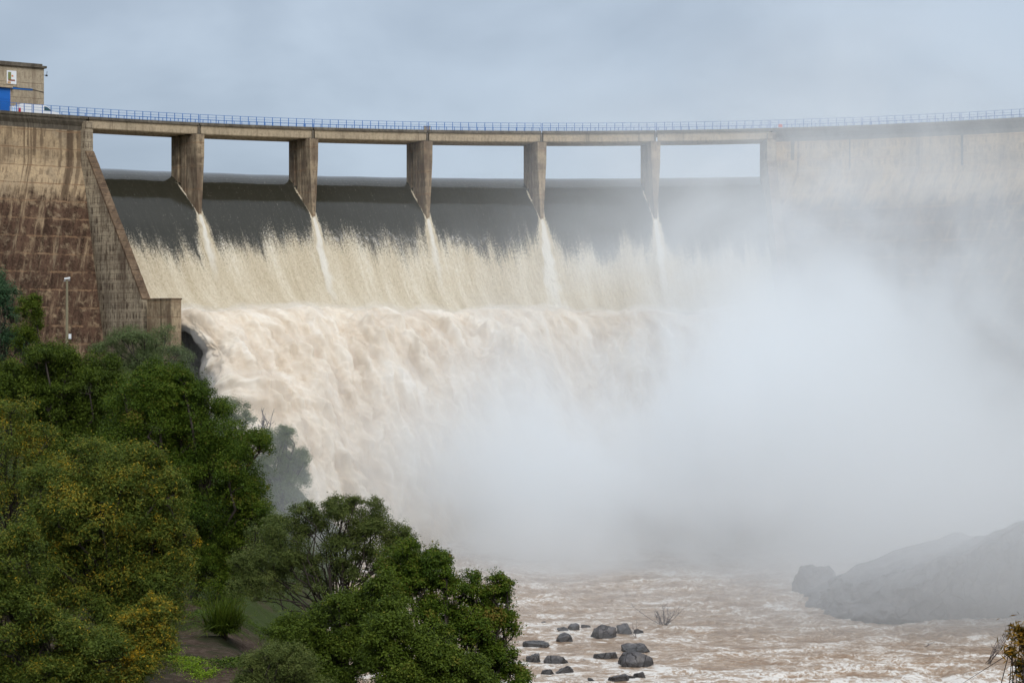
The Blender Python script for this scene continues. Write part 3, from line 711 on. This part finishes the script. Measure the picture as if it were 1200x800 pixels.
def leaves(pos, outward, L, W, tint, rng, droop=0., along=None):
    n = len(pos)
    nm = unit(outward * .55 + np.array([0, 0, .65]) + rng.normal(size=(n, 3)) * .65)
    t = rng.normal(size=(n, 3)) if along is None else along + rng.normal(size=(n, 3)) * .5
    t[:, 2] -= droop
    t = unit(t - (t * nm).sum(1)[:, None] * nm); b = np.cross(nm, t)
    l = L * rng.uniform(.65, 1.3, n)[:, None]; w = W * rng.uniform(.7, 1.2, n)[:, None]
    fold = nm * w * .25
    V = np.stack([pos - t * l * .5, pos + b * w * .5 + fold - t * l * .05, pos + t * l * .5, pos - b * w * .5 + fold - t * l * .05], 1).reshape(-1, 3)
    Q = np.arange(n * 4).reshape(n, 4)
    return V, Q, np.repeat(tint, 4)
def tree(name, label, cat, lobes, Y, n, L, W, pal, seed, group=None, open_=0., base=None, shoots=2., droop=0., clump=.34, tr=None, tint_mu=.5, trunk_r=None, skirt=0):
    rng = np.random.default_rng(seed)
    lo = []
    for l in lobes:
        dY = l[4] if len(l) > 4 else 0.
        yy = Y + dY; c = at(l[0], l[1], yy); rx, rz = l[2] / F * yy, l[3] / F * yy
        lo.append((c, np.array([rx, (rx + rz) / 2 * .95, rz])))
    src = list(lo); lo = []
    for c, r in src:
        lo.append((c, r * .82))
        for _ in range(5):
            d_ = unit(rng.normal(size=3) + [0, -.2, .25]); lo.append((c + d_ * r * rng.uniform(.5, .85), r * rng.uniform(.30, .52)))
        for k_ in range(skirt):
            lo.append((c + np.array([rng.normal() * .3, rng.normal() * .25, -.85 * (k_ + 1)]) * r, r * rng.uniform(.75, 1.05)))
    cs = np.array([c for c, r in src])
    if base is None:
        b = cs.mean(0); b = np.array([b[0], b[1] + .3, 0]); 
    else: b = np.array([base[0], base[1], 0.])
    b[2] = min(float(ground(b[0], b[1])), cs[:, 2].min() - .3)
    root = empty(name, b, label, cat, group)
    vol = np.array([np.prod(r) ** (2 / 3) for c, r in lo]); vol /= vol.sum()
    PV, PO, PT, PA = [], [], [], []; tips = []
    for (c, r), f in zip(lo, vol):
        nl = int(n * f); rm = r.mean(); cr = clump * rm
        k = max(9, int(22 * (1 - open_ * .45)))
        d = unit(rng.normal(size=(k, 3))); d[:, 2] = np.where(d[:, 2] < -.3, -d[:, 2], d[:, 2])
        rr = rng.uniform(.42, 1.0, k)[:, None] ** .6
        cc = c + d * r * rr * (.82 + .18 * rng.random((k, 1)))
        tips.append((c, cc))
        sz = rng.uniform(.55, 1.5, k); wgt = sz ** 2 / (sz ** 2).sum()
        which = rng.choice(k, nl, p=wgt)
        loc = rng.normal(size=(nl, 3)) ; loc = unit(loc) * (rng.random((nl, 1)) ** .45) * cr * sz[which][:, None] * [1.1, 1.1, .85]
        pos = cc[which] + loc
        ct = rng.normal(0, .13, k)[which]
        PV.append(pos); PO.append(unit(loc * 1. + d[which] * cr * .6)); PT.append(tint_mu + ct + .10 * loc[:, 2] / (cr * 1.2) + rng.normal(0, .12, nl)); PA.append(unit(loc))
        # shoots that stick out and break the outline
        ns = 2 + int(9 * shoots * (rm / .5) ** .5)
        d = unit(rng.normal(size=(ns, 3)) + [0, 0, .5]); st = c + d * r * rng.uniform(.75, .98, (ns, 1)); Ls = rng.uniform(.18, .5, ns) * rm
        per = max(6, int(nl * .10 / ns)); tt = rng.random((ns, per, 1))
        dd = unit(d * .8 + [0, 0, .45] + rng.normal(size=(ns, 3)) * .25)
        pos = (st[:, None] + dd[:, None] * tt * Ls[:, None, None] + rng.normal(size=(ns, per, 3)) * (L * .75)).reshape(-1, 3)
        PV.append(pos); PO.append(np.repeat(d, per, 0)); PT.append(tint_mu + .08 + rng.normal(0, .17, len(pos))); PA.append(np.repeat(dd, per, 0))
    pos = np.concatenate(PV); out = np.concatenate(PO); ti = np.clip(np.concatenate(PT), 0, 1); al = np.concatenate(PA)
    keep = fbm(pos * (1.6 / (L * 12)), 2) > -.62 + .55 * open_
    pos, out, ti, al = pos[keep], out[keep], ti[keep], al[keep]
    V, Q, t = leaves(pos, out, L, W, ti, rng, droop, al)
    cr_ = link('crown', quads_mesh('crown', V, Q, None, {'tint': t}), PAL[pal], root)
    # trunk and limbs
    mb = MB(); R0 = trunk_r or .03 + .035 * np.sqrt(len(src)) * np.mean([r.mean() for c, r in src])
    def limb(p, q, r0, r1, kn=5):
        u_ = np.linspace(0, 1, kn)[:, None]; off = rng.normal(size=(kn, 3)) * np.linalg.norm(q - p) * .06; off[0] = off[-1] = 0
        mb.tube(list(p + (q - p) * u_ + off + np.array([0, 0, 1.]) * (np.sin(u_ * math.pi) * .06 * np.linalg.norm(q - p))), list(r0 + (r1 - r0) * u_[:, 0]), 6)
    fork = b * .55 + cs.mean(0) * .45; fork[2] = b[2] + (cs[:, 2].min() - b[2]) * .6
    limb(b - [0, 0, .4], fork, R0 * 1.25, R0 * .85)
    for (c, r), (c2, cc) in zip(lo, tips):
        low = c - np.array([0, 0, r[2] * .35]); limb(fork, low, R0 * .5, R0 * .2)
        for q_ in cc[:4]: limb(low, q_, R0 * .16, R0 * .04, 4)
    mb.build('trunk', M['bark'], root, True, uv=None)
    return root
VG = 'trees and bushes on the left bank'
tree('tree', 'bluish green tree at the left picture edge under the stained dam wall', 'tree', [(2, 372, 26, 44), (-28, 395, 40, 60), (18, 415, 26, 30), (-5, 340, 18, 18)], 140, 26000, .13, .07, 'blue', 1, VG)
tree('tree', 'fresh green tree right beside the bluish tree, in front of the brown wall', 'tree', [(32, 362, 18, 22), (40, 380, 14, 16), (26, 395, 20, 22)], 136, 11000, .12, .06, 'green', 2, VG)
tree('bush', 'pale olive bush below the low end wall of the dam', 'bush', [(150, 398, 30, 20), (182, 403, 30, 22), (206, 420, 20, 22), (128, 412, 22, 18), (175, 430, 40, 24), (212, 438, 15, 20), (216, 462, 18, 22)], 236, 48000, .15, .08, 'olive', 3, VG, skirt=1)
tree('tree', 'green tree with a rounded top in front of the lamp pole and brown wall', 'tree', [(60, 432, 46, 34), (100, 452, 50, 42), (20, 465, 45, 45), (70, 490, 60, 45), (130, 490, 50, 45)], 84, 130000, .085, .045, 'green', 4, VG, tint_mu=.38, skirt=1)
tree('tree', 'large dark green tree whose crown slopes down towards the falling water', 'tree', [(185, 446, 40, 28), (215, 468, 44, 38), (170, 490, 60, 55), (245, 500, 50, 50), (275, 545, 48, 58), (225, 560, 60, 60), (292, 596, 34, 40), (255, 620, 50, 40)], 76, 230000, .075, .04, 'dark', 5, VG, tint_mu=.5, skirt=1)
tree('shrub', 'bush with many yellow leaves at the left picture edge', 'bush', [(8, 505, 42, 36), (45, 525, 36, 30), (-20, 540, 50, 45)], 55, 36000, .08, .025, 'yellow', 6, VG, tint_mu=.52, skirt=3)
tree('shrub', 'broad autumn bush with mixed green and yellow leaves, below the dark tree', 'bush', [(130, 560, 62, 46), (75, 580, 58, 50), (185, 575, 44, 46), (130, 625, 80, 52), (190, 640, 44, 50), (60, 640, 50, 46), (150, 690, 60, 44)], 49, 210000, .078, .024, 'yellow', 7, VG, tint_mu=.47, skirt=2)
tree('shrub', 'green and yellow bush in the lower left picture corner', 'bush', [(15, 660, 42, 50), (5, 730, 56, 60), (60, 750, 52, 52), (110, 770, 50, 46), (40, 800, 70, 40)], 44, 120000, .072, .024, 'yellow', 8, VG, tint_mu=.43, skirt=1)
tree('shrub', 'small yellow-green bush at the edge of the bare dirt slope', 'bush', [(165, 735, 26, 26), (150, 765, 34, 30), (185, 715, 22, 22)], 45, 34000, .06, .022, 'yellow', 9, VG, tint_mu=.62, skirt=2)
tree('tree', 'shady small-leaved tree between the dark tree and the open-branched one', 'tree', [(262, 640, 36, 36), (245, 672, 34, 34), (280, 668, 26, 28)], 76, 60000, .06, .03, 'dark', 10, VG, open_=.3, skirt=1)
tree('tree', 'open-branched grey-green tree with foaming water showing through its crown', 'tree', [(330, 632, 40, 36), (358, 606, 26, 22), (404, 590, 24, 16), (436, 604, 26, 22), (470, 628, 20, 22), (300, 672, 36, 26), (345, 668, 36, 28), (398, 612, 36, 30), (440, 622, 34, 30), (400, 652, 36, 28), (455, 655, 30, 24)], 62, 100000, .06, .028, 'grey', 11, VG, open_=.45, trunk_r=.065, skirt=1)
tree('tree', 'dark round-leaved tree at the right end of the foreground, against the river', 'tree', [(505, 668, 32, 32), (470, 662, 34, 30), (485, 700, 44, 36), (540, 692, 34, 28), (583, 700, 24, 26), (595, 730, 18, 22), (555, 735, 44, 40), (575, 775, 40, 36), (600, 795, 28, 24), (510, 730, 40, 40)], 47, 90000, .056, .032, 'dark', 12, VG, tint_mu=.55, open_=.25)
tree('bush', 'bright green bush with yellowish tips in the lower middle of the foreground', 'bush', [(500, 775, 46, 44), (545, 800, 46, 40), (460, 745, 44, 40), (480, 800, 60, 40)], 42, 75000, .06, .034, 'green', 13, VG, tint_mu=.48, skirt=1)
tree('bush', 'green bush below the open-branched tree, with gaps showing foam', 'bush', [(395, 725, 44, 36), (440, 705, 40, 34), (350, 745, 40, 32), (400, 775, 60, 40)], 45, 75000, .06, .03, 'green', 14, VG, tint_mu=.40, open_=.3, skirt=1)
tree('bush', 'grey-green fine-leaved bush beside the dirt slope and the fan palm', 'bush', [(310, 780, 34, 30), (345, 790, 40, 34), (290, 805, 30, 24)], 40, 32000, .045, .016, 'grey', 15, VG, tint_mu=.6, skirt=1)
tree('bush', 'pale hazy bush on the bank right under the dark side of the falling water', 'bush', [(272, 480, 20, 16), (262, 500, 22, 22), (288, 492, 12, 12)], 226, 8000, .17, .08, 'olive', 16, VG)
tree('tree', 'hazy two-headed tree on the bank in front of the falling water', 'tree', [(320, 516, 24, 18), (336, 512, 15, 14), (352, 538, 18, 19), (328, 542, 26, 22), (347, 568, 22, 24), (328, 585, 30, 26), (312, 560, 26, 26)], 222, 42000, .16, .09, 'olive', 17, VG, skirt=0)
rt = tree('shrub', 'orange and green narrow-leaved branch tip at the lower right picture corner', 'bush', [(1196, 745, 12, 16), (1186, 766, 10, 8), (1198, 790, 16, 20), (1215, 765, 20, 30), (1196, 818, 20, 20), (1215, 840, 34, 34)], 15, 3200, .055, .013, 'orange', 18, None, open_=.2, shoots=.3, droop=.3, tint_mu=.62, trunk_r=.016, base=(4.6, 15.2))

def bare(name, label, p, h, w, seed, n=9, lean=(0, 0), r=.03, cat='bush'):
    rng = np.random.default_rng(seed); mb = MB(); p = np.asarray(p, float)
    for k in range(n):
        d = np.array([rng.normal() * w / h * .5 + lean[0], rng.normal() * w / h * .4 + lean[1], 1.]); q = p + d * h * rng.uniform(.6, 1.0)
        mid = (p + q) / 2 + rng.normal(size=3) * h * .06
        mb.tube([p + rng.normal(size=3) * .08, mid, q], [r, r * .7, r * .35], 5)
        for j in range(4):
            s_ = mid + (q - mid) * rng.uniform(-.4, .9); e_ = s_ + unit(np.array([rng.normal(), rng.normal(), .9])) * h * rng.uniform(.12, .32)
            mb.tube([s_, (s_ + e_) / 2 + rng.normal(size=3) * h * .02, e_], [r * .5, r * .4, r * .25], 4)
    return tag(centre(mb.build(name, M['twig'], None, True, uv=None)), label, cat)
def on_river(x, y): Y = CAMZ * F / (y - 400); return np.array([(x - 600) / F * Y, Y, -.2])
bare('bare_bush', 'bare twiggy bush standing in the river right of the rocks', on_river(778, 733), 2.1, 2.4, 21, 16)
bare('bare_twigs', 'thin upright bare twigs behind the biggest boulder', on_river(744, 745), 1.7, .5, 22, 3, r=.02)
bare('bare_twigs', 'tall leaning bare twigs in the water at the right, beside the orange branch tip', on_river(1158, 776), 3.2, .9, 23, 7, lean=(.55, 0), r=.03)
bare('dead_branch', 'short dead branch poking out of the water in front of the outcrop', on_river(1080, 757), .7, .3, 24, 2, lean=(1.6, 0), r=.03, cat='branch')
bare('bare_tree', 'small leafless grey tree among the hazy trees before the falling water', at(310, 520, 222), 4.0, 1.6, 25, 6, r=.07, cat='tree')

# fan palm, moss and scrub on the dirt slope
def on_ground(x, y):
    for Y in np.arange(25, 140, .25):
        p = at(x, y, Y)
        if ground(p[0], p[1]) > p[2]: return np.array([p[0], p[1], float(ground(p[0], p[1]))])
    return at(x, y, 60)
def blades(name, label, cat, p, n, Lb, wb, spread, pal, seed, kind=None):
    rng = np.random.default_rng(seed); V = []; Q = []; T_ = []; k = 0
    for i in range(n):
        az = rng.uniform(0, 2 * math.pi); el = rng.uniform(.15, 1.4); l = Lb * rng.uniform(.6, 1.1)
        d = np.array([math.cos(az) * math.cos(el), math.sin(az) * math.cos(el), math.sin(el)]); b = np.cross(d, [0, 0, 1.]); b /= np.linalg.norm(b) + 1e-6
        o = p + rng.normal(size=3) * spread * [1, 1, .2]; pts = [o, o + d * l * .5, o + d * l + np.array([0, 0, -.25 * l * math.cos(el)])]
        ws = [wb * .6, wb, wb * .1]
        for q_, w_ in zip(pts, ws): V += [q_ - b * w_ / 2, q_ + b * w_ / 2]
        Q += [(k, k + 1, k + 3, k + 2), (k + 2, k + 3, k + 5, k + 4)]; k += 6; T_ += [np.clip(rng.normal(.45, .2), 0, 1)] * 6
    return np.array(V), np.array(Q), np.array(T_)
p = on_ground(262, 745); 
V, Q, T_ = blades('fan_palm', '', '', p + [0, 0, .15], 700, 1.35, .035, .22, 'green', 31)
fp = empty('fan_palm', p, 'spiky green fan palm tuft growing above the bare dirt slope', 'palm'); link('fronds', quads_mesh('fronds', V, Q, None, {'tint': T_}), PAL['green'], fp)
mb = MB(); mb.tube([p - [0, 0, .3], p + [0, 0, .35]], [.16, .12], 8); mb.build('trunk', M['bark'], fp, uv=None)
def carpet(name, pts, n, L, pal, seed, mu=.5):
    rng = np.random.default_rng(seed); P_ = []
    for (x, y, w, h) in pts:
        c = on_ground(x, y); s_ = c[1] / F
        q_ = c + rng.normal(size=(n, 3)) * [w * s_, h * s_ * 3.5, 0]; P_.append(q_)
    P_ = np.concatenate(P_); P_[:, 2] = ground(P_[:, 0], P_[:, 1]) + np.abs(rng.normal(size=len(P_))) * L * .8
    V, Q, t = leaves(P_, np.tile([0, 0, 1.], (len(P_), 1)), L, L * .7, np.clip(rng.normal(mu, .22, len(P_)), 0, 1), rng)
    return link(name, quads_mesh(name, V, Q, None, {'tint': t}), PAL[pal], None)
tag(carpet('moss_carpet', [(205, 772, 10, 5), (222, 780, 10, 5), (238, 792, 9, 5), (195, 765, 8, 4)], 1500, .045, 'moss', 41), 'bright green low ground plants on the dirt slope', 'ground cover', kind='stuff')
tag(carpet('undergrowth', [(x, y, 22, 8) for x, y in ((150, 700), (100, 780), (230, 720), (300, 735), (340, 760), (430, 790), (20, 790), (250, 700), (280, 775))], 2600, .06, 'dark', 42, .4), 'dark low undergrowth between the foreground bushes', 'undergrowth', kind='stuff')

# lamp pole in front of the wall
pt = at(78.5, 328, 228); pb = np.array([pt[0], pt[1], float(ground(pt[0], pt[1])) - .3])
lp = empty('lamp_pole', pb, 'wooden lamp pole with a white lamp head before the brown dam wall', 'lamp pole')
mb = MB(); mb.tube([pb, pt], [.17, .12], 8); mb.build('pole', M['pole'], lp, uv=None)
mb = MB(); mb.bar(pt + [-.35, 0, -.1], pt + [.35, 0, -.02], .09); mb.build('crossarm', M['metal'], lp, uv=None)
mb = MB(); mb.box(pt + [.05, -.1, .18], [.3, 0, .05], [0, .14, 0], [0, 0, .1]); mb.build('lamp_head', M['white'], lp, uv=None)
q = at(82, 394, 228); mb = MB(); mb.box(q, [.13, 0, 0], [0, .12, 0], [0, 0, .28]); mb.build('meter_box', M['white'], lp, uv=None)

# ------------------------------------------------------------------ spray
def ellipsoid(name, c, r, mat, sub=4):
    bm = bmesh.new(); bmesh.ops.create_icosphere(bm, subdivisions=sub, radius=1.02); me = bpy.data.meshes.new(name); bm.to_mesh(me); bm.free()
    co = np.empty(len(me.vertices) * 3); me.vertices.foreach_get('co', co); me.vertices.foreach_set('co', (co.reshape(-1, 3) * r).ravel())
    o = link(name, me, mat, None, True); o.location = c; return o
EC, ER = (28., 218., 22.), (78., 74., 52.)
N = material('water_spray'); P = N.pos()
def gauss(c, s):
    v = N.new('ShaderNodeVectorMath', operation='SUBTRACT', ins={0: P, 1: c}).outputs[0]
    v = N.new('ShaderNodeVectorMath', operation='DIVIDE', ins={0: v, 1: s}).outputs[0]
    return N.m('POWER', 2.71828, Ex(N, N.new('ShaderNodeVectorMath', operation='DOT_PRODUCT', ins={0: v, 1: v}).outputs['Value']) * -1.)
n1 = N.noise(P, .045, 5, .66, .7)
core = gauss((27.5, 226, 12), (24, 21, 14)) * .24 + gauss((6, 230, 4), (14, 13, 9)) * .26 + gauss((22, 207, 2), (28, 10, 4.5)) * .05
veil = gauss((56, 222, 16), (22, 25, 17)) * .035 + gauss((42, 240, 34), (30, 24, 19)) * .042 + gauss((32, 246, 40), (16, 20, 15)) * .022 + gauss((46, 240, 47), (30, 22, 15)) * .016 + gauss((14, 170, 3), (34, 18, 9)) * .009 + gauss((-35, 249, 19), (7, 7, 8)) * .014 + gauss((-24, 218, 9), (10, 9, 11)) * .034
v = N.new('ShaderNodeVectorMath', operation='SUBTRACT', ins={0: P, 1: EC}).outputs[0]; v = N.new('ShaderNodeVectorMath', operation='DIVIDE', ins={0: v, 1: ER}).outputs[0]
rr = Ex(N, N.new('ShaderNodeVectorMath', operation='DOT_PRODUCT', ins={0: v, 1: v}).outputs['Value'])
fade = N.step(rr, 1.0, .5)
dens = (core * N.step(n1, .38, .58) + veil * N.step(n1, .30, .68) + gauss((46, 172, 8), (22, 15, 13)) * .078) * fade
vol = N.new('ShaderNodeVolumePrincipled', {'Color': (.972, .988, 1, 1), 'Density': dens, 'Anisotropy': 0.})
N.nt.links.new(vol.outputs[0], N.out.inputs['Volume']); M['spray'] = N.mat
o_ = ellipsoid('spray_cloud', EC, ER, M['spray']); tag(o_, 'white cloud of spray rising from the foot of the falls over the right half', 'spray', kind='stuff')

# ------------------------------------------------------------------ world, sun, camera
W_ = bpy.data.worlds.new('World'); S.world = W_; W_.use_nodes = True; W_.node_tree.nodes.clear(); N = Nd(W_.node_tree)
SUN_EL, SUN_AZ = R_(42), R_(160)     # azimuth from +Y towards +X
sky = N.new('ShaderNodeTexSky', sky_type='NISHITA'); sky.sun_disc = False; sky.sun_elevation = SUN_EL; sky.sun_rotation = SUN_AZ
g = Ex(N, N.new('ShaderNodeTexCoord').outputs['Generated']); gx_, gy_, gz_ = N.xyz(g)
c1 = N.noise(N.vscale(g, (2.4, 2.4, 4.)), 1.9, 5, .5, .5); c2 = N.noise(N.vscale(g, (1., 1., 3.)), 7., 4, .5)
t = N.step(gz_, -.02, .9)
base_ = N.mix(t, (.455, .55, .67), (1.16, 1.27, 1.40))
cl = N.mix(N.step(c1 * .75 + c2 * .25, .36, .64), (.80, .81, .83), (1.10, 1.09, 1.08))
mul = N.new('ShaderNodeMix', data_type='RGBA', blend_type='MULTIPLY'); mul.inputs[0].default_value = 1; N.put(mul.inputs[6], base_); N.put(mul.inputs[7], cl)
b1 = N.new('ShaderNodeBackground', {'Color': sky.outputs[0], 'Strength': .08}); b2 = N.new('ShaderNodeBackground', {'Color': mul.outputs[2], 'Strength': 1.})
mx = N.new('ShaderNodeMixShader', {0: .88, 1: b1.outputs[0], 2: b2.outputs[0]})
ow = N.new('ShaderNodeOutputWorld'); W_.node_tree.links.new(mx.outputs[0], ow.inputs[0])
sd = bpy.data.lights.new('Sun', 'SUN'); sd.energy = 1.8; sd.angle = R_(28); sd.color = (1, .98, .95)
so = bpy.data.objects.new('Sun', sd); COL.objects.link(so)
from mathutils import Vector
dirv = Vector((math.sin(SUN_AZ) * math.cos(SUN_EL), math.cos(SUN_AZ) * math.cos(SUN_EL), math.sin(SUN_EL)))
so.rotation_euler = dirv.to_track_quat('Z', 'Y').to_euler()
cd = bpy.data.cameras.new('Camera'); cd.lens = 72; cd.sensor_width = 36; cd.clip_end = 6000; cd.clip_start = .5
co_ = bpy.data.objects.new('Camera', cd); COL.objects.link(co_); co_.location = (0, 0, CAMZ); co_.rotation_euler = (R_(90), 0, 0)
S.camera = co_
S.view_settings.view_transform = 'Standard'; S.view_settings.look = 'None'; S.view_settings.gamma = 1; S.view_settings.exposure = 0; S.view_settings.use_curve_mapping = False
S.render.engine = 'CYCLES'
c = S.cycles; c.max_bounces = 16; c.diffuse_bounces = 3; c.glossy_bounces = 3; c.transmission_bounces = 3; c.volume_bounces = 13; c.transparent_max_bounces = 4
c.use_denoising = True; c.use_adaptive_sampling = True; c.adaptive_threshold = .02; c.caustics_reflective = False; c.caustics_refractive = False
c.volume_step_rate = 1.0; c.volume_max_steps = 256
